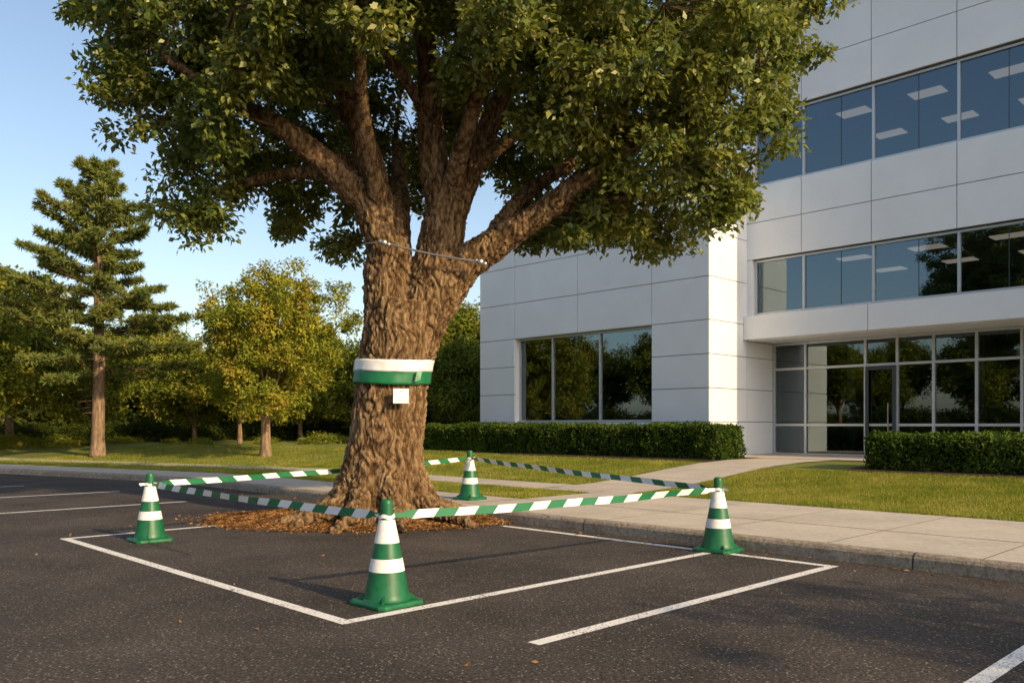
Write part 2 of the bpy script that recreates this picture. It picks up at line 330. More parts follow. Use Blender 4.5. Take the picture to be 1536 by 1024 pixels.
# ------------------------------------------------------------ oak tree
oak=empty('oak_tree')
T=[(-2.13,13.9,-.15,.90),(-2.14,13.9,.25,.78),(-2.11,13.9,.7,.67),(-2.05,13.9,1.4,.59),(-1.96,13.9,2.4,.57),(-1.86,13.9,3.0,.585),(-1.78,13.9,3.6,.57)]
trunkprof=np.array(T)
stems=[
 [(-2.02,13.9,2.8,.40),(-2.02,13.87,3.8,.40),(-2.04,13.82,4.55,.355),(-2.28,13.72,5.15,.30),(-2.62,13.6,5.5,.25)],
 [(-1.66,13.93,2.8,.40),(-1.36,13.93,3.7,.43),(-1.16,13.95,4.6,.375),(-1.10,13.95,5.3,.32)],
 [(-2.45,13.65,5.3,.27),(-2.95,13.5,5.75,.21),(-3.6,13.3,6.25,.165),(-4.35,13.2,6.65,.12),(-5.4,13.1,7.3,.07)],
 [(-2.9,13.5,5.65,.13),(-3.7,13.9,5.72,.10),(-4.5,14.2,5.65,.07),(-5.2,14.3,5.5,.045)],
 [(-2.1,13.8,4.7,.28),(-2.3,14.05,5.7,.24),(-2.6,14.1,6.7,.20),(-3.1,13.9,7.8,.15),(-3.7,13.7,9.0,.09)],
 [(-2.5,14.1,6.5,.13),(-3.3,14.7,7.3,.10),(-4.6,15.2,8.2,.06)],
 [(-1.12,13.95,5.0,.29),(-1.32,13.9,6.2,.23),(-1.35,13.7,7.4,.18),(-1.5,13.5,8.8,.12),(-1.4,13.5,10.2,.07)],
 [(-1.02,13.95,5.0,.25),(-.62,13.9,5.9,.2),(-.22,13.7,6.8,.16),(.3,13.5,7.9,.11),(.8,13.3,9,.07)],
 [(-1.45,13.9,3.3,.36),(-.8,13.8,4.15,.30),(-.25,13.7,4.55,.25),(.5,13.5,5.0,.19),(1.3,13.3,5.6,.145),(2.3,13.2,6.2,.1),(3.3,13.2,6.7,.06)],
 [(-.45,13.75,4.4,.18),(.1,14.1,5.3,.14),(.8,14.4,5.9,.10),(1.8,14.8,6.5,.06)],
 [(.45,13.5,4.97,.11),(1.5,13.8,5.25,.075),(2.6,14,5.4,.045)],
 [(-1.9,14.1,4.5,.22),(-2,15,5.8,.16),(-2.2,16.2,7,.09)],
 [(-1.15,14.1,4.9,.2),(-.6,15.2,6.3,.14),(.3,16.4,7.3,.07)],
 [(-2.1,13.7,4.9,.16),(-2.25,12.8,6.3,.11),(-2.1,11.6,7.3,.06)],
 [(-1.0,13.8,5.4,.16),(-.5,12.7,6.6,.11),(.1,11.5,7.4,.06)],
 [(-.62,13.9,5.8,.12),(.2,13.4,6.3,.09),(1.1,12.9,6.6,.06)],
 [(-2.3,14.05,5.8,.12),(-3.1,14.5,6.2,.09),(-3.9,15,6.3,.05)],
 [(-1.35,13.8,6.6,.11),(-2.0,13.2,7.4,.08),(-2.9,12.7,7.9,.05)],
]
g=B()
v,f=tube(T,28,6); g.add(v,f,'bark')
for s in stems:
    v,f=tube(s,14,6); g.add(v,f,'bark')
rs=RS(11)
for k in range(11):
    an=k/11*2*math.pi+rs.uniform(-.2,.2); c,s=math.cos(an),math.sin(an); R=rs.uniform(1.15,1.45)
    v,f=tube([(-2.1+.36*c,13.9+.36*s,1.35,.20),(-2.12+.56*c,13.9+.56*s,.68,.20),(-2.12+.84*c,13.9+.84*s,.31,.17),(-2.12+R*c,13.9+R*s,.15,.10),(-2.12+(R+.35)*c,13.9+(R+.35)*s,.02,.05)],10,4)
    g.add(v,f,'bark')
o=g.obj('trunk_raw')
md=o.modifiers.new('r','REMESH'); md.mode='VOXEL'; md.voxel_size=0.018
md=o.modifiers.new('s','SMOOTH'); md.iterations=10; md.factor=0.5
dg=bpy.context.evaluated_depsgraph_get(); ev=o.evaluated_get(dg); me=bpy.data.meshes.new_from_object(ev)
nv=len(me.vertices); co=np.empty(nv*3,np.float32); me.vertices.foreach_get('co',co); co=co.reshape(-1,3)
no=np.empty(nv*3,np.float32); me.vertex_normals.foreach_get('vector',no); no=no.reshape(-1,3)
disp=np.zeros(nv,np.float32); crack=np.zeros(nv,np.float32)
vn=noise.noise
for i in range(nv):
    x,y,z=float(co[i,0]),float(co[i,1]),float(co[i,2])
    w=vn((x*2.2,y*2.2,z*2.6))*1.3; w2=vn((x*8,y*8,z*5+7))*0.6
    zs=2.6 if z<4.5 else 4.0
    p=(x*12+w+w2,y*12+w-w2,z*zs+w*1.2)
    ds=noise.voronoi(p)[0]; e=min((ds[1]-ds[0])*2.2,1.0)
    r1=abs(vn((x*8+w,y*8-w,z*1.2+w)))*2.6; r1=min(r1,1.0)   # long furrows
    n2=abs(vn((x*27,y*27,z*9)))*2.0
    pl=0.5*e**0.7+0.5*r1
    crack[i]=max(0,min(1,pl*0.95+0.35*(n2-0.35)))
    amp=0.060 if z<4.2 else max(0.012,0.060-0.028*(z-4.2))
    disp[i]=amp*(pl-0.55)+amp*0.3*(n2-0.4)+0.02*vn((x*2.2,y*2.2,z*2.2))
co=co+no*disp[:,None]
me.vertices.foreach_set('co',co.ravel()); me.polygons.foreach_set('use_smooth',np.ones(len(me.polygons),dtype=bool))
at=me.attributes.new('crack','FLOAT','POINT'); at.data.foreach_set('value',crack); me.update()
bpy.data.objects.remove(o)
me.name='trunk_and_limbs'; me.materials.clear(); me.materials.append(M['bark']); o=bpy.data.objects.new('trunk_and_limbs',me); link(o,oak)
lobes=[(-6.0,14.0,7.5,1.05),(-5.7,13.5,6.35,.9),(-5.2,14.2,5.35,.7),(-4.4,14.5,5.05,.5),(-6.2,14.5,8.7,1.2),(-5.1,13,8.2,1.1),(-4.2,12.8,7.3,.85),(-4.0,15,6.2,.95),(-5,15.5,7.0,1.1),(-3.2,15.2,5.5,.65),(-2.9,14.8,4.95,.4),
(3.8,13.8,8.2,1.3),(3.5,13.5,7.0,1.05),(3.75,13.6,5.95,.9),(3.2,13.7,5.2,.6),(2.4,13.2,5.9,.9),(2.2,13.8,7.2,1.2),(1.3,13.9,5.0,.5),(1.9,14.4,5.1,.55),(1.2,12.9,6.4,.8),(.8,13.2,7.6,1.1),(4.2,14,9.2,1.2),(2.6,14.8,4.9,.45),(1.5,15.3,5.5,.7),
(.75,13.7,4.75,.38),(-4.6,13.8,9.8,1.4),(-3.2,13.3,9.2,1.3),(-1.8,13.2,9.5,1.4),(-.2,13.2,9.5,1.4),(1.4,13.3,9.2,1.4),(2.8,13.8,10,1.4),(-2.5,14,11.2,1.5),(0,14,11.4,1.6),(-.8,12.2,8.5,1.0),(-5.6,14,10,1.1),
(-3.6,12.6,8.1,1.0),(-2.2,12.3,8.0,.85),(-.9,12.5,8.0,.8),(.3,12.3,7.6,.85),(-3.1,12.8,7.0,.55),(-2,11.4,7.7,.9),(0,11.2,7.5,.95),(-4,11.6,7.3,.9),(2,11.5,7.2,1.05),(1.2,11.9,6.6,.7),(3.2,12.2,6.7,.9),
(-4.3,12.8,6.3,.65),(-.75,12.2,6.75,.5),(.6,12.3,6.1,.5),(1.7,12.4,5.6,.5),(2.8,12.7,5.4,.5),(-3.4,12.3,6.75,.45),(.3,14.6,5.0,.4),(-4.9,13.6,4.9,.35),
(-3.5,16.5,7.1,1.3),(-2,17,7.5,1.4),(-.5,17,7.5,1.4),(1,16.8,7.2,1.3),(2.5,16.3,7,1.3),(-2,16.8,9.2,1.5),(.5,16.8,9.2,1.5),(-4.5,16.3,8.6,1.3),(3.2,16,8.6,1.3),(-1.5,17.2,6.2,.7),(0.8,16.2,5.9,.8),(-3.9,16,5.7,.7)]
rs=RS(5)
sk=np.concatenate([crspline(s,8) for s in stems])
S=[];E=[];r0=[];r1=[];CC=[];RC=[];PF=[]
def addtw(a,b_,ra,rb): S.append(a);E.append(b_);r0.append(ra);r1.append(rb)
for (x,y,z,r) in lobes:
    c=np.array([x,y,z]); d=np.linalg.norm(sk[:,:3]-c,axis=1)+ (sk[:,2]>z)*1.0
    j=int(np.argmin(d)); p=sk[j,:3]; rad=min(sk[j,3]*0.6,0.055)*min(1,r)
    n=int(36*r*r)+6
    dd=rs.normal(size=(n,3)); dd/=np.linalg.norm(dd,axis=1)[:,None]
    rr=r*rs.uniform(0.45,1.1,n)**0.7
    pts=c+dd*rr[:,None]*np.array([1.08,1.0,.9])
    keep=np.array([noise.noise(Vector(tuple(q*1.05)))>-0.20 for q in pts])
    if keep.sum()<4: continue
    pts=pts[keep]; dd=dd[keep]; c=c*.5+pts.mean(0)*.5
    mid=(p+c)/2+rs.normal(0,.10,3)+np.array([0,0,-.08])
    q1=p*.7+mid*.3+rs.normal(0,.04,3)
    addtw(p,q1,rad,rad*.85); addtw(q1,mid,rad*.85,rad*.7); addtw(mid,c,rad*.7,rad*.4)
    subs=[c]
    for q in range(int(3+5*r)):
        e=c+(pts[rs.randint(len(pts))]-c)*.6; addtw(c,e,rad*.35,.008); subs.append(e)
    subs=np.array(subs)
    for q,dv in zip(pts,dd):
        s0=subs[np.argmin(np.linalg.norm(subs-q,axis=1))]
        addtw(s0,q,.009,.004); CC.append(q); RC.append(rs.uniform(.13,.27)); PF.append(dv*0.9+np.array([0,0,.6]))
v,f=twiggeo(np.array(S),np.array(E),np.array(r0),np.array(r1)); npmesh('branches',v,f,'twig',oak,smooth=True)
CC=np.array(CC);RC=np.array(RC);PF=np.array(PF)
v,f=tuft(CC,RC,92,0.130,rs,wr=.52,pref=PF); npmesh('leaves',v,f,'leaf',oak)
print('oak clusters',len(CC),'trunk verts',nv)
# wrap band
def prof(z):
    return np.array([np.interp(z,trunkprof[:,2],trunkprof[:,k]) for k in (0,1,3)])
wb=empty('tree_wrap_band')
def ring(name,z0,z1,off,m,seed):
    g=B(); ns=96; nz=6; vs=[];fs=[]
    for i in range(nz+1):
        z=z0+(z1-z0)*i/nz; x,y,r=prof(z)
        for k in range(ns):
            an=2*math.pi*k/ns; rr=r+off+0.012*noise.noise(Vector((math.cos(an)*5,math.sin(an)*5,z*5+seed)))
            zz=z+0.02*math.sin(an*2+1)+0.010*noise.noise(Vector((math.cos(an)*3,math.sin(an)*3,seed)))
            vs.append((x+rr*math.cos(an),y+rr*math.sin(an),zz))
    for i in range(nz):
        for k in range(ns): fs.append((i*ns+k,i*ns+(k+1)%ns,(i+1)*ns+(k+1)%ns,(i+1)*ns+k))
    g.add(vs,fs,m); o=g.obj(name,wb,smooth=True); s=o.modifiers.new('s','SOLIDIFY'); s.thickness=0.004
ring('white_band',2.45,2.64,.070,'twhite',1); ring('green_band',2.25,2.475,.062,'tgreen',5)
g=B()
g.add([(-1.50,13.365,2.45),(-1.42,13.41,2.46),(-1.45,13.37,2.31),(-1.53,13.335,2.28)],[(0,1,2,3)],'tgreen'); g.obj('band_tail',wb)
# tag
nv_=Vector((.36,-.93,0)); sd=Vector((.93,.36,0)); c=Vector((-1.735,13.225,2.05)); up=Vector((0.03,0,1))
tg=empty('tree_tag'); g=B()
def slab(g,c,sx,sz,th,m):
    vs=[c+sd*x+up*z+nv_*d for d in (0,th) for x,z in ((-sx,-sz),(sx,-sz),(sx,sz),(-sx,sz))]
    g.add([tuple(v) for v in vs],[(3,2,1,0),(4,5,6,7),(0,1,5,4),(1,2,6,5),(2,3,7,6),(3,0,4,7)],m)
slab(g,c,.125,.115,.012,'twhite'); g.obj('tag_plate',tg,bevel=0.006)
g=B(); slab(g,c+nv_*.012+up*.085,.012,.012,.01,'steel'); slab(g,c+nv_*.013-up*.07,.06,.004,.001,'joint'); g.obj('tag_nail',tg)
# cable
cb=empty('support_cable'); g=B()
A=(-2.02,13.38,4.47);Z=(-.50,13.34,4.16)
pts=[(A[0]+(Z[0]-A[0])*t,A[1]+(Z[1]-A[1])*t-0.03,A[2]+(Z[2]-A[2])*t-0.03*math.sin(math.pi*t),.018) for t in np.linspace(0,1,7)]
v,f=tube(pts,8,3); g.add(v,f,'steel')
pts=[(-2.02,13.40,4.47,.014),(-2.25,13.46,4.49,.014),(-2.42,13.66,4.5,.014),(-2.47,13.9,4.5,.014)]
v,f=tube(pts,8,3); g.add(v,f,'steel'); g.obj('cable',cb,smooth=True)
def ball(c,r,m,name,par):
    g=B(); vs=[];fs=[]
    for i in range(9):
        ph=math.pi*i/8
        for k in range(12):
            th=2*math.pi*k/12; vs.append((c[0]+r*math.sin(ph)*math.cos(th),c[1]+r*0.6*math.cos(ph),c[2]+r*math.sin(ph)*math.sin(th)))
    for i in range(8):
        for k in range(12): fs.append((i*12+k,(i+1)*12+k,(i+1)*12+(k+1)%12,i*12+(k+1)%12))
    g.add(vs,fs,m); g.obj(name,par,smooth=True)
for i,q in enumerate((A,Z)):
    ball((q[0],q[1]-.04,q[2]),.055,'steel','clamp_%d'%i,cb); ball((q[0]+.07,q[1]-.04,q[2]-.03),.038,'steel','clamp_nut_%d'%i,cb); ball((q[0]-.06,q[1]-.03,q[2]+.02),.034,'steel','clamp_bolt_%d'%i,cb)
# ------------------------------------------------------------ cones & tape
cones=[(-1.12,7.58,0.0),(-5.0,11.7,0.0),(2.62,10.76,0.0),(-.81,16.3,.172)]
def cone(loc,rot):
    e=empty('traffic_cone',loc); e.rotation_euler=(0,0,rot)
    pr=[(0.215,.05),(.205,.065),(.196,.10),(.158,.30),(.161,.302),(.139,.415),(.136,.417),(.110,.55),(.113,.552),(.072,.755),(.068,.757),(.060,.79),(.055,.90),(.050,.925),(.036,.937),(.03,.93),(.026,.85)]
    mt=['cgreen','cgreen','cgreen','cwhite','cwhite','cgreen','cgreen','cwhite','cwhite','cgreen','cgreen','cgreen','cgreen','cgreen','cgreen','cgreen']
    g=B(); ns=48
    for i in range(len(pr)-1):
        vs=[(pr[j][0]*math.cos(2*math.pi*k/ns),pr[j][0]*math.sin(2*math.pi*k/ns),pr[j][1]) for j in (i,i+1) for k in range(ns)]
        g.add(vs,[(k,(k+1)%ns,ns+(k+1)%ns,ns+k) for k in range(ns)],mt[i])
    g.obj('cone_body',e,smooth=True)
    g=B(); h=.255; c=.05
    oc=[(h-c,-h),(h,-h+c),(h,h-c),(h-c,h),(-h+c,h),(-h,h-c),(-h,-h+c),(-h+c,-h)]
    lv=[(1,0.0),(1,.028),(.955,.045),(.86,.050)]
    vs=[(x*s,y*s,z) for s,z in lv for x,y in oc]
    fs=[tuple(range(7,-1,-1)),tuple(24+k for k in range(8))]
    for i in range(3): fs+=[(i*8+k,i*8+(k+1)%8,(i+1)*8+(k+1)%8,(i+1)*8+k) for k in range(8)]
    g.add(vs,fs,'cgreen'); g.obj('cone_base',e,bevel=0.006)
    g=B()
    for k in range(4):
        an=math.pi/4+k*math.pi/2; cx,sx=math.cos(an),math.sin(an); w=.012
        vs=[]
        for r,z in ((.20,.05),(.27,.05),(.262,.062),(.195,.10)):
            for s in (-w,w): vs.append((r*cx-s*sx,r*sx+s*cx,z))
        g.add(vs,[(0,2,4,6),(1,7,5,3),(2,3,5,4),(4,5,7,6)],'cgreen')
    g.obj('base_ribs',e)
    g=B(); vs=[]
    for z,r in ((.765,.074),(.80,.070)):
        for k in range(24): vs.append((r*math.cos(2*math.pi*k/24),r*math.sin(2*math.pi*k/24),z+.008*math.sin(k)))
    g.add(vs,[(k,(k+1)%24,24+(k+1)%24,24+k) for k in range(24)],'twhite'); o=g.obj('tape_wrap',e,smooth=True)
    return e
base=math.atan2(U[1],U[0])
for i,c in enumerate(cones): cone(c,base+[0.03,-.05,.06,.1][i])
g=B(); order=[(1,0,.025),(0,2,.02),(2,3,.02),(3,1,.03)]
rs=RS(2)
for i,j,sag in order:
    A=np.array(cones[i])+[0,0,.785]; Z=np.array(cones[j])+[0,0,.785]
    d=Z-A; L=np.linalg.norm(d); dn=d/L; A=A+dn*.066; Z=Z-dn*.066; d=Z-A; L=np.linalg.norm(d)
    ns=int(round(L/.24)); side=np.array([-dn[1],dn[0],0]); s1=rs.uniform(0,6)
    def pt(t,h):
        tw=0.25*math.sin(t*5+s1)+.15*math.sin(t*13+s1*2)
        pinch=.55 if (t<0.03 or t>0.97) else 1
        p=A+d*t+np.array([0,0,-sag*4*t*(1-t)+0.004*math.sin(t*17+s1)])
        return tuple(p+side*h*math.sin(tw)*pinch+np.array([0,0,h*math.cos(tw)*pinch]))
    hw=.040
    for s in range(ns):
        m='tgreen' if s%2==0 else 'twhite'
        sub=4
        for q in range(sub):
            t0=(s+q/sub)/ns; t1=(s+(q+1)/sub)/ns; sl=.04/L
            f0=lambda t,k: min(max(t+k*sl*(0 if (t<=0 or t>=1) else 1),0),1)
            g.add([pt(f0(t0,-1),-hw),pt(f0(t1,-1),-hw),pt(t1,0),pt(f0(t1,1),hw),pt(f0(t0,1),hw),pt(t0,0)],[(0,1,2,5),(5,2,3,4)],m)
for (x,y,z) in cones:
    for k in range(3):
        an=rs.uniform(0,6.28); l=rs.uniform(.05,.11)
        cx=x+.07*math.cos(an); cy=y+.07*math.sin(an)
        g.add([(cx,cy,z+.80),(cx+.02,cy+.01,z+.775),(cx+l*math.cos(an)+.02,cy+l*math.sin(an),z+.765),(cx+l*math.cos(an),cy+l*math.sin(an),z+.80)],[(0,1,2,3)],'twhite')
g.obj('barrier_tape')
# ------------------------------------------------------------ building
ob=empty('office_building')
BL,BU,BG,AS=23.55,25.88,27.7,15.03; GZ=.55; gp=.012
AE=2.0
mul=[14.77,13.03,10.77,8.34,6.0,3.9,AE]
def panel(g,a0,a1,b0,b1,z0,z1): g.box(a0+gp,a1-gp,b0,b1,z0+gp,z1-gp,'panel')
g=B(); bk_=B()
av=[15.02,13.03,10.77,8.34,6.0,3.9,AE]
for z0,z1 in ((7.18,8.42),(8.42,9.65),(12.05,13.35),(13.35,14.7)):
    for i in range(len(av)-1): panel(g,av[i+1],av[i],BU,BU+.05,z0,z1)
for z0,z1 in ((4.50,5.29),(7.19,9.64),(12.06,14.68)): bk_.box(AE,15.0,BU+.05,BU+.45,z0,z1,'wallback')
for i in range(0,len(av)-1,2):
    j=min(i+2,len(av)-1); panel(g,av[j],av[i]-(.03 if i==0 else 0),BU-.25,BU+.049,4.46,5.27)
g.box(14.79,15.015,BU,BU+.3,5.30,7.17,'panel'); g.box(14.79,15.015,BU,BU+.3,9.66,12.04,'panel')
g.box(AE,15.0,BU+.46,BG+.3,4.47,4.52,'panel')
g.box(AE,15.0,BU+.049,BU+.46,4.452,4.495,'panel')
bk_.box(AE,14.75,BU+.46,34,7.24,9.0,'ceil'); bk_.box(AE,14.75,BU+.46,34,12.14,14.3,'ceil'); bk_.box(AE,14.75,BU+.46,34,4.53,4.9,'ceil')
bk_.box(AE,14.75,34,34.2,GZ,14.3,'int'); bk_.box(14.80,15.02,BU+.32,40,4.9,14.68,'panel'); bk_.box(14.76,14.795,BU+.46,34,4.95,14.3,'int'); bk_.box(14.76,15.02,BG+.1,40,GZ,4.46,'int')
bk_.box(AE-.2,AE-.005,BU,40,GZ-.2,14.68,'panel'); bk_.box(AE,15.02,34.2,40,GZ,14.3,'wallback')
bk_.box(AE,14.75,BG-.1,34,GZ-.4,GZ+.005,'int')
g.box(AE-.22,15.05,BU-.03,BU+.5,14.69,14.80,'frame'); bk_.box(AE,15,BU+.5,40,14.3,14.5,'wallback')
aw=[25.95,23.9,20.6,17.26,15.03-.04]; zw=[GZ-.1,1.7,2.8,3.9,5.0,6.4,7.85,9.3]
for i in range(len(aw)-1):
    for j in range(len(zw)-1):
        if 1<=i<=2 and 1<=j<=3: continue
        panel(g,aw[i+1],aw[i],BL,BL+.05,zw[j],zw[j+1])
for j in range(len(zw)-1):
    g.box(AS-.04,AS+.02,BL+.055,BU-.005,zw[j]+gp,zw[j+1]-gp,'panel')
    if zw[j+1]<=4.0: g.box(AS-.04,AS+.02,BU+.01,BG-.06,zw[j]+gp,zw[j+1]-gp,'panel')
g.box(AS-.04,AS+.02,BU+.01,BG-.06,3.9+gp,4.44,'panel')
bk_.box(17.26,23.9,BL+.05,BL+.45,GZ-.1,1.69,'wallback'); bk_.box(17.26,23.9,BL+.05,BL+.45,5.01,9.28,'wallback')
bk_.box(23.91,25.93,BL+.05,BL+.45,GZ-.1,9.28,'wallback'); bk_.box(AS+.02,17.25,BL+.05,BL+.45,GZ-.1,9.28,'wallback')
bk_.box(AS+.021,AS+.3,BL+.45,40,GZ-.1,9.27,'wallback'); bk_.box(25.6,25.93,BL+.45,40,GZ-.1,9.27,'panel')
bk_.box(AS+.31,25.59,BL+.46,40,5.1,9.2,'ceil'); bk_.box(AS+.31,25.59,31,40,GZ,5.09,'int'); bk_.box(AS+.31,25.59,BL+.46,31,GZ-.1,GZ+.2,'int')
g.box(14.97,25.98,BL-.03,BL+.5,9.29,9.38,'frame')
for a0,a1 in ((23.90,23.93),(17.23,17.26)): g.box(a0,a1,BL+.052,BL+.40,1.70,5.0,'panel')
g.box(17.26,23.9,BL+.052,BL+.42,1.66,1.70,'frame'); g.box(17.26,23.9,BL+.052,BL+.42,5.0,5.03,'panel')
g.obj('wall_panels',ob); bk_.obj('walls_and_floors',ob)
def glazing(name,b,a0,a1,z0,z1,ms,ts,w=.035,fm='frame',thin=[],gm='glass'):
    g=B(); G=B()
    G.add([P(a0,b,z0),P(a1,b,z0),P(a1,b,z1),P(a0,b,z1)],[(3,2,1,0)],gm)
    for a in [a0+w,a1-w]+list(ms): g.box(a-w,a+w,b-.07,b+.05,z0,z1,fm)
    for a in thin: g.box(a-.008,a+.008,b-.012,b+.012,z0+w*2,z1-w*2,'dframe')
    for z in [z0+w,z1-w]+list(ts): g.box(a0,a1,b-.066,b+.046,z-w,z+w,fm)
    g.obj(name+'_frames',ob); G.obj(name+'_glass',ob)
thin2=[(mul[i]+mul[i+1])/2-.1 for i in range(1,5)]
glazing('upper_windows',BU+.22,AE+.05,14.78,9.67,12.03,mul[1:-1],[],thin=thin2)
glazing('second_storey_windows',BU+.22,AE+.05,14.78,5.31,7.16,mul[1:-1],[],thin=thin2)
glazing('wing_window',BL+.32,17.27,23.89,1.71,4.99,[22.1,19.75],[],thin=[])
em=[13.77,11.70,10.68,9.58,8.36,7.16,5.95,4.7,3.5]
glazing('entrance_storefront',BG,AE+.05,AS-.06,GZ,4.46,em,[1.60,3.55],w=.04,gm='glass2')
g=B()
for a in (11.62,10.76): g.box(a-.05,a+.05,BG-.13,BG-.075,GZ,3.50,'dframe')
g.box(10.81,11.57,BG-.128,BG-.077,3.38,3.495,'dframe'); g.box(10.81,11.57,BG-.128,BG-.077,GZ+.01,GZ+.22,'dframe')
g.box(10.90,10.93,BG-.20,BG-.17,1.3,2.3,'steel'); g.box(10.895,10.935,BG-.17,BG-.128,1.35,1.38,'steel'); g.box(10.895,10.935,BG-.17,BG-.128,2.22,2.25,'steel')
g.obj('entrance_door',ob)
g=B()
for zc,zz in ((12.12,0),(7.22,1)):
    for i,a in enumerate(np.arange(2.9,14.5,2.35)):
        for b in (28.2,31.2): g.box(a-.5,a+.5,b-.32,b+.32,zc-.015,zc+.01,'clight')
g.obj('ceiling_lights',ob)
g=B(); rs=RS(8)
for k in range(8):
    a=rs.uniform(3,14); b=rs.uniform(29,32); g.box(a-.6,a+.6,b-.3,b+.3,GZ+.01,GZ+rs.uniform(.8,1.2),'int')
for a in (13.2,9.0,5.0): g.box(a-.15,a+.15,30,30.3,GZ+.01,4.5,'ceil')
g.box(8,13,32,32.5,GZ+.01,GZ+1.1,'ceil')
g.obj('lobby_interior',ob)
# ------------------------------------------------------------ hedges
def hedge(a0,a1,b0,b1,z1,seed,n,zoff=0):
    e=empty('hedge'); rs=RS(seed)
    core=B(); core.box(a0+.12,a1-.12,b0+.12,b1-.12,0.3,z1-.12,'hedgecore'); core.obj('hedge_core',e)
    la,lb,h=a1-a0,b1-b0,z1-.5
    ar=np.array([la*lb,la*h,la*h,lb*h,lb*h]); fc=rs.choice(5,n,p=ar/ar.sum())
    p=rs.uniform(0,1,(n,3))
    A=a0+la*p[:,0];Bc=b0+lb*p[:,1];Z=.45+(z1-.45)*p[:,2]
    Z[fc==0]=z1; Bc[fc==1]=b0; Bc[fc==2]=b1; A[fc==3]=a0; A[fc==4]=a1
    nz=np.array([noise.noise(Vector((x*1.1,y*1.1,z*1.6))) for x,y,z in zip(A,Bc,Z)])
    nz2=np.array([noise.noise(Vector((x*4,y*4,z*4+9))) for x,y,z in zip(A,Bc,Z)])
    cb_,cz=(b0+b1)/2,.5+h/2
    eb=np.clip(np.abs(Bc-cb_)/(lb/2)-.75,0,1)*.4; Z=Z-(Z>cz)*eb*.6*(fc==0)
    off=.11*nz+.09*nz2+rs.normal(0,.035,n)
    A=A+np.where(fc==4,off,0)-np.where(fc==3,off,0); Bc=Bc+np.where(fc==2,off,0)-np.where(fc==1,off,0); Z=Z+np.where(fc==0,off,0)
    tz=np.clip((Z-z1+.15)/.15,0,1)*.07
    Bc=Bc+np.where(fc==1,tz,0)-np.where(fc==2,tz,0)
    c=np.stack([A*U[0]+Bc*V[0],A*U[1]+Bc*V[1],Z],1)
    ax=rs.normal(size=(n,3))+[0,0,.5]; l=rs.uniform(.055,.10,n)
    v,f=leafgeo(c,ax,l,l*.6,rs); npmesh('hedge_leaves',v,f,'hedge',e)
hedge(13.35,27.5,21.4,22.8,1.56,1,62000); hedge(-2,8.5,20.2,21.7,1.32,2,56000)
g=B()
def bed(a0,a1,b0,b1):
    na=max(1,int((a1-a0)/1)); nb=4
    for i in range(na):
        for j in range(nb):
            x0,x1=a0+(a1-a0)*i/na,a0+(a1-a0)*(i+1)/na; y0,y1=b0+(b1-b0)*j/nb-9.72,b0+(b1-b0)*(j+1)/nb-9.72
            g.add([P(x0,y0+9.72,H(x0,y0)+.03),P(x1,y0+9.72,H(x1,y0)+.03),P(x1,y1+9.72,H(x1,y1)+.03),P(x0,y1+9.72,H(x0,y1)+.03)],[(3,2,1,0)],'bed')
bed(13.25,21.9,20.7,23.6); bed(-3,8.9,19.7,23.5); g.obj('planting_bed')
g=B()
def quadp(a0,a1,b0,b1,dz,m): g.add([P(a0,b0,.57+dz),P(a1,b0,.57+dz),P(a1,b1,.57+dz),P(a0,b1,.57+dz)],[(3,2,1,0)],m)
quadp(2,14.95,23.6,27.66,.028,'concrete'); g.obj('entrance_paving')
# ------------------------------------------------------------ grass blades
def blades(specs):
    V_=[];F_=[];o=0; rs=RS(4)
    for a0,a1,t0,t1,n,h in specs:
        a=rs.uniform(a0,a1,n); t=rs.uniform(t0,t1,n)
        c=np.array([GP(x,y,.0) for x,y in zip(a,t)])
        hh=h*rs.uniform(.5,1.2,n)[:,None]; an=rs.uniform(0,6.28,n); s=np.stack([np.cos(an),np.sin(an),0*an],1)*.010
        lean=rs.normal(0,.024,(n,3)); lean[:,2]=0
        v=np.stack([c-s,c+s,c+lean+np.array([0,0,1])*hh],1).reshape(-1,3); V_.append(v); F_.append(np.arange(3*n).reshape(n,3)+o); o+=3*n
    npmesh('lawn_grass_blades',np.concatenate(V_),np.concatenate(F_),'blade')
blades([(2,10.85,4.46,9.9,120000,.060),(11.65,24,1.93,3.97,50000,.055),(13.25,26,5.43,10.9,50000,.055),(24,40,2,12,40000,.07)])
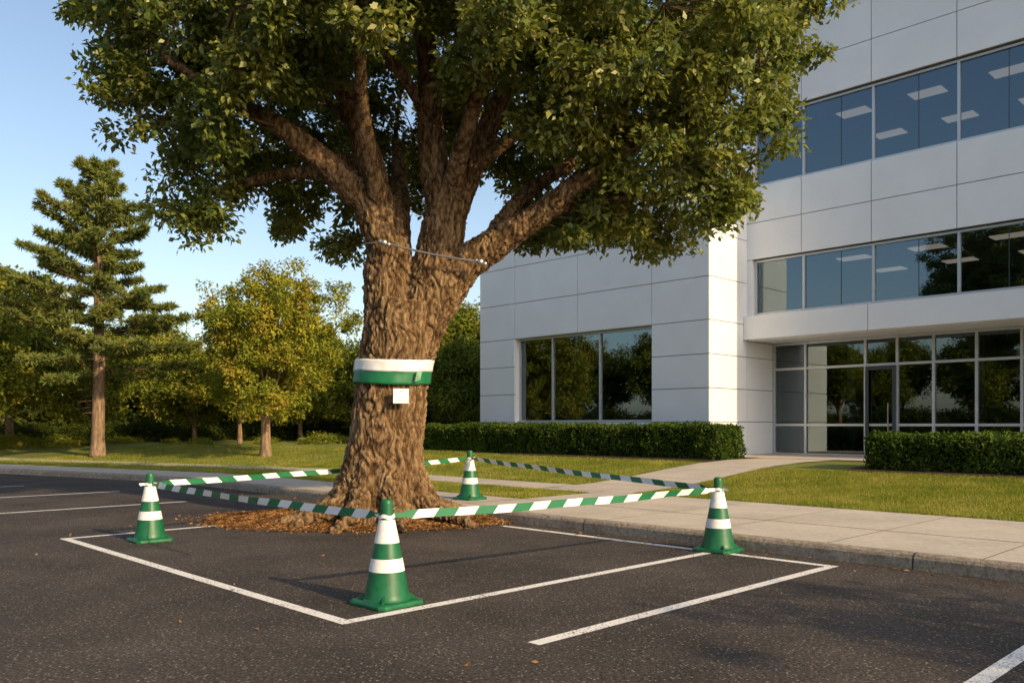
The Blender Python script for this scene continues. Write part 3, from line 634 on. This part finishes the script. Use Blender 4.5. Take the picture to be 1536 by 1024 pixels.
# ------------------------------------------------------------ generic trees
def gentree(seed,Hh,R,th,tr,nclu,nleaf,L,leafm,barkm='bark2',zc=None,rz=None,lean=0):
    rs=RS(seed); zc=zc or (th+Hh)/2+.2; rz=rz or (Hh-th)/2+.2
    g=B()
    v,f=tube([(0,0,-.3,tr*1.35),(0,0,.3,tr*1.05),(lean*.2,0,th*.7,tr*.85),(lean*.5,.05,th*1.2,tr*.65),(lean,0,Hh*.75,tr*.2)],10,4); g.add(v,f,barkm)
    lob=[]
    n=17
    for i in range(n):
        ph=math.acos(1-2*(i+.5)/n); an=i*2.4+rs.uniform(-.3,.3); k=rs.uniform(.5,.76)
        c=np.array([lean+R*k*math.sin(ph)*math.cos(an),R*k*math.sin(ph)*math.sin(an),zc+rz*k*math.cos(ph)]); lob.append((c,R*rs.uniform(.24,.44)))
    lob.append((np.array([lean,0,zc]),R*.5))
    C=[];PFs=[]
    for c,r in lob:
        s0=np.array([lean*.4,0,th*rs.uniform(.75,1.4)]); mid=s0*.45+c*.55+np.array([0,0,-.15*r])
        v,f=tube([(*s0,tr*.45),(*mid,tr*.25),(*c,tr*.08)],6,3); g.add(v,f,barkm)
        m=int(nclu*r*r/(sum(q[1]**2 for q in lob)))+2
        d=rs.normal(size=(m,3)); d/=np.linalg.norm(d,axis=1)[:,None]; C.append(c+d*(r*rs.uniform(.5,1.15,m))[:,None]*[1,1,.85]); PFs.append(d*.9+[0,0,.6])
    C=np.concatenate(C); PFs=np.concatenate(PFs)
    v,f=tuft(C,rs.uniform(.5,1.3,len(C))*L*1.8,nleaf,L,rs,pref=PFs)
    lm=npmesh('leaves_mesh',v,f,leafm,obj=False)
    tm=bpy.data.meshes.new('trunk_mesh'); tm.from_pydata(g.v,[],g.f); tm.materials.append(M[barkm]); tm.polygons.foreach_set('use_smooth',[True]*len(g.f)); tm.update()
    return tm,lm
def place(name,ms,loc,rot=0,sc=1,parent=None):
    e=bpy.data.objects.new(name,None); scene.collection.objects.link(e); e.location=loc; e.rotation_euler=(0,0,rot); e.scale=(sc,sc,sc)
    if parent: e.parent=parent
    for nm,me in zip(('trunk','foliage'),ms):
        o=bpy.data.objects.new(nm,me); scene.collection.objects.link(o); o.parent=e
    return e
mt_=gentree(21,7.5,3.3,1.9,.19,560,100,.14,'leaf_or',zc=4.5,rz=3.2)
place('maple_tree',mt_,(-9.6,33,.58),.4)
# pine
rs=RS(31)
pine=empty('pine_tree',(-17.6,36,.55)); g=B(); HP=12.2
v,f=tube([(0,0,-.3,.36),(0,0,.6,.27),(.05,0,4,.23),(-.03,.05,8,.14),(0,0,HP,.03)],12,5); g.add(v,f,'bark2')
S=[];E=[];C=[]
nb=92
for i in range(nb):
    z=3.1+(HP-3.3)*(i/nb)**.95; q=(HP-z)/(HP-3.1)
    L=(4.3*q**.75)*rs.uniform(.42,1.12)*(1 if q<.85 else .85)+.25; an=i*2.39996+rs.uniform(-.5,.5)
    up=.50-.68*q+rs.uniform(-.18,.18); dv=np.array([math.cos(an),math.sin(an),up]); p0=np.array([0,0,z])
    f_=lambda t: p0+dv*L*t+np.array([0,0,.12*L*t*t])
    pts=[f_(t) for t in (0,.35,.7,1)]
    for a_,b_ in zip(pts[:-1],pts[1:]): S.append(a_);E.append(b_)
    sd_=np.array([-math.sin(an),math.cos(an),0])
    nsb=int(3+L*3.8)
    for k in range(nsb):
        t=.28+.72*(k+rs.uniform(0,.6))/nsb; w=(.36*L*(1.15-t))*rs.choice([-1,1])*rs.uniform(.5,1.1)
        c=f_(t); e=c+sd_*w+dv*abs(w)*.7+np.array([0,0,abs(w)*.25]); S.append(c);E.append(e)
        for u in (.4,.75,1.05): C.append(c+(e-c)*u+rs.normal(0,.05,3))
    C.append(pts[-1])
for z in np.arange(1.6,3.4,.25):
    an=rs.uniform(0,6.28); S.append(np.array([0,0,z])); E.append(np.array([0,0,z])+np.array([math.cos(an),math.sin(an),-.1])*rs.uniform(.4,1.4))
tmv,tmf=twiggeo(np.array(S),np.array(E),np.full(len(S),.03),np.full(len(S),.012))
g.obj('trunk',pine,smooth=True); npmesh('branches',tmv,tmf,'twig',pine)
C=np.array(C); nn_=34; Cr=np.repeat(C,nn_,axis=0); d=rs.normal(size=Cr.shape); d=nrm(d*[1,1,.8]+[0,0,.45]); l=rs.uniform(.16,.34,len(Cr))
v,f=leafgeo(Cr+d*l[:,None]*.5,d,l,l*.17,rs,.1); npmesh('needles',v,f,'needle',pine)
print('pine clumps',len(C))
# woodland
tA=gentree(41,8.5,3.4,2.2,.22,330,60,.26,'leaf_bg'); tB=gentree(42,7.2,3.0,1.6,.18,300,60,.24,'leaf_bg',zc=4.2,rz=3.4); tC=gentree(43,9.5,3.2,2.8,.22,330,60,.26,'leaf_bg',lean=.5)
tO=gentree(44,7.5,3.0,1.9,.18,300,60,.25,'leaf_or')
def bush(seed,m):
    rs=RS(seed); n=130; d=rs.normal(size=(n,3)); d/=np.linalg.norm(d,axis=1)[:,None]; d[:,2]=abs(d[:,2]); C=d*[1.6,1.3,1.25]*rs.uniform(.4,1,(n,1))
    v,f=tuft(C,np.full(n,.28),60,.15,rs); return npmesh('bush_leaves',v,f,m,obj=False)
b1=bush(1,'leaf_dk'); b2=bush(2,'leaf_bg')
wl=empty('distant_tree_row'); rs=RS(77)
def wt(x,y,k=None,s=1):
    k=rs.choice([0,1,2,0,1,2,3]) if k is None else k
    place('woodland_tree',(tA,tB,tC,tO)[k],(x,y,.5),rs.uniform(0,6.28),s*rs.uniform(.88,1.12),wl)
def wb_(x,y,s,dk=True):
    o=bpy.data.objects.new('bush',b1 if dk else b2); scene.collection.objects.link(o); o.parent=wl; o.location=(x,y,.35); o.rotation_euler=(0,0,rs.uniform(0,6.28)); q=s*rs.uniform(.8,1.25); o.scale=(q*1.3,q,q)
for x,y,k,s in [(-29,40,0,1.05),(-25.5,43,2,1.05),(-24,38,1,.8),(-20.5,41.5,1,.78),(-16.5,44,1,.72),(-13.5,42,3,.66),(-11.5,46,1,.78),(-8,45,1,.8),(-5.5,44,0,.8),(-3.5,47,2,.8),(-2.2,42,1,.8),(.5,47,0,.9),(3,50,0,.9),(-34,44,2,1.1)]: wt(x,y,k,s)
for i in range(22): wt(-48+i*2.9+rs.uniform(-1,1),54+rs.uniform(-2,3),None,.85)
for i in range(16): wt(-60+rs.uniform(-4,4),46-i*5.2,None,1.25)
for i in range(9): wt(-45+i*9,-52+rs.uniform(-3,3),None,1.3)
for i in range(60): wb_(-46+i*1.0+rs.uniform(-.5,.5),48.5+rs.uniform(-2,3),1.0)
for i in range(40): wb_(-48+i*1.5+rs.uniform(-.5,.5),57+rs.uniform(-1,2),2.0)
for i in range(14): wb_(-34+i*2.4+rs.uniform(-1,1),42.5+rs.uniform(-1.5,2),.55,False)
for i in range(26): wb_(-56+rs.uniform(-2,2),48-i*3.4,2.2)
for x,y in ((-9.2,41),(-8.2,41.3),(-6.0,40.5),(-5.0,40.8),(-4.0,40),(-12,41)): wb_(x,y,.55,False)
# parking-lot shade tree outside the frame
ts=gentree(61,6.6,2.5,2.9,.15,120,42,.16,'leaf')
place('shade_tree',ts,(12.3,-1.9,0),.3)
# ------------------------------------------------------------ light / sky / camera
EL=math.radians(26); sx,sy=.734,-.679
d=Vector((sx*math.cos(EL),sy*math.cos(EL),math.sin(EL)))
L=bpy.data.lights.new('sun','SUN'); L.energy=5.0; L.angle=math.radians(.55); L.color=(1,.75,.43)
o=bpy.data.objects.new('sun',L); o.rotation_euler=d.to_track_quat('Z','Y').to_euler(); scene.collection.objects.link(o)
w=bpy.data.worlds.new('World'); scene.world=w; w.use_nodes=True; nt=w.node_tree
sky=nt.nodes.new('ShaderNodeTexSky'); sky.sky_type='NISHITA'; sky.sun_disc=False; sky.sun_elevation=EL; sky.sun_rotation=math.atan2(sx,sy); sky.air_density=1.0; sky.dust_density=1.8; sky.ozone_density=1.3
mx=nt.nodes.new('ShaderNodeMixRGB'); mx.blend_type='MULTIPLY'; mx.inputs[0].default_value=1; mx.inputs[2].default_value=(1.62,1.52,1.42,1)
nt.links.new(sky.outputs[0],mx.inputs[1])
nt.links.new(mx.outputs[0],nt.nodes['Background'].inputs[0]); nt.nodes['Background'].inputs[1].default_value=.14
scene.view_settings.view_transform='Standard'; scene.view_settings.look='None'; scene.view_settings.exposure=0
cam=bpy.data.cameras.new('camera'); cam.lens=29.77; cam.sensor_width=36; cam.shift_y=125/1536; cam.clip_end=6000; cam.clip_start=.1
co_=bpy.data.objects.new('camera',cam); co_.location=(0,0,1.6); co_.rotation_euler=(math.radians(90),0,0); scene.collection.objects.link(co_); scene.camera=co_
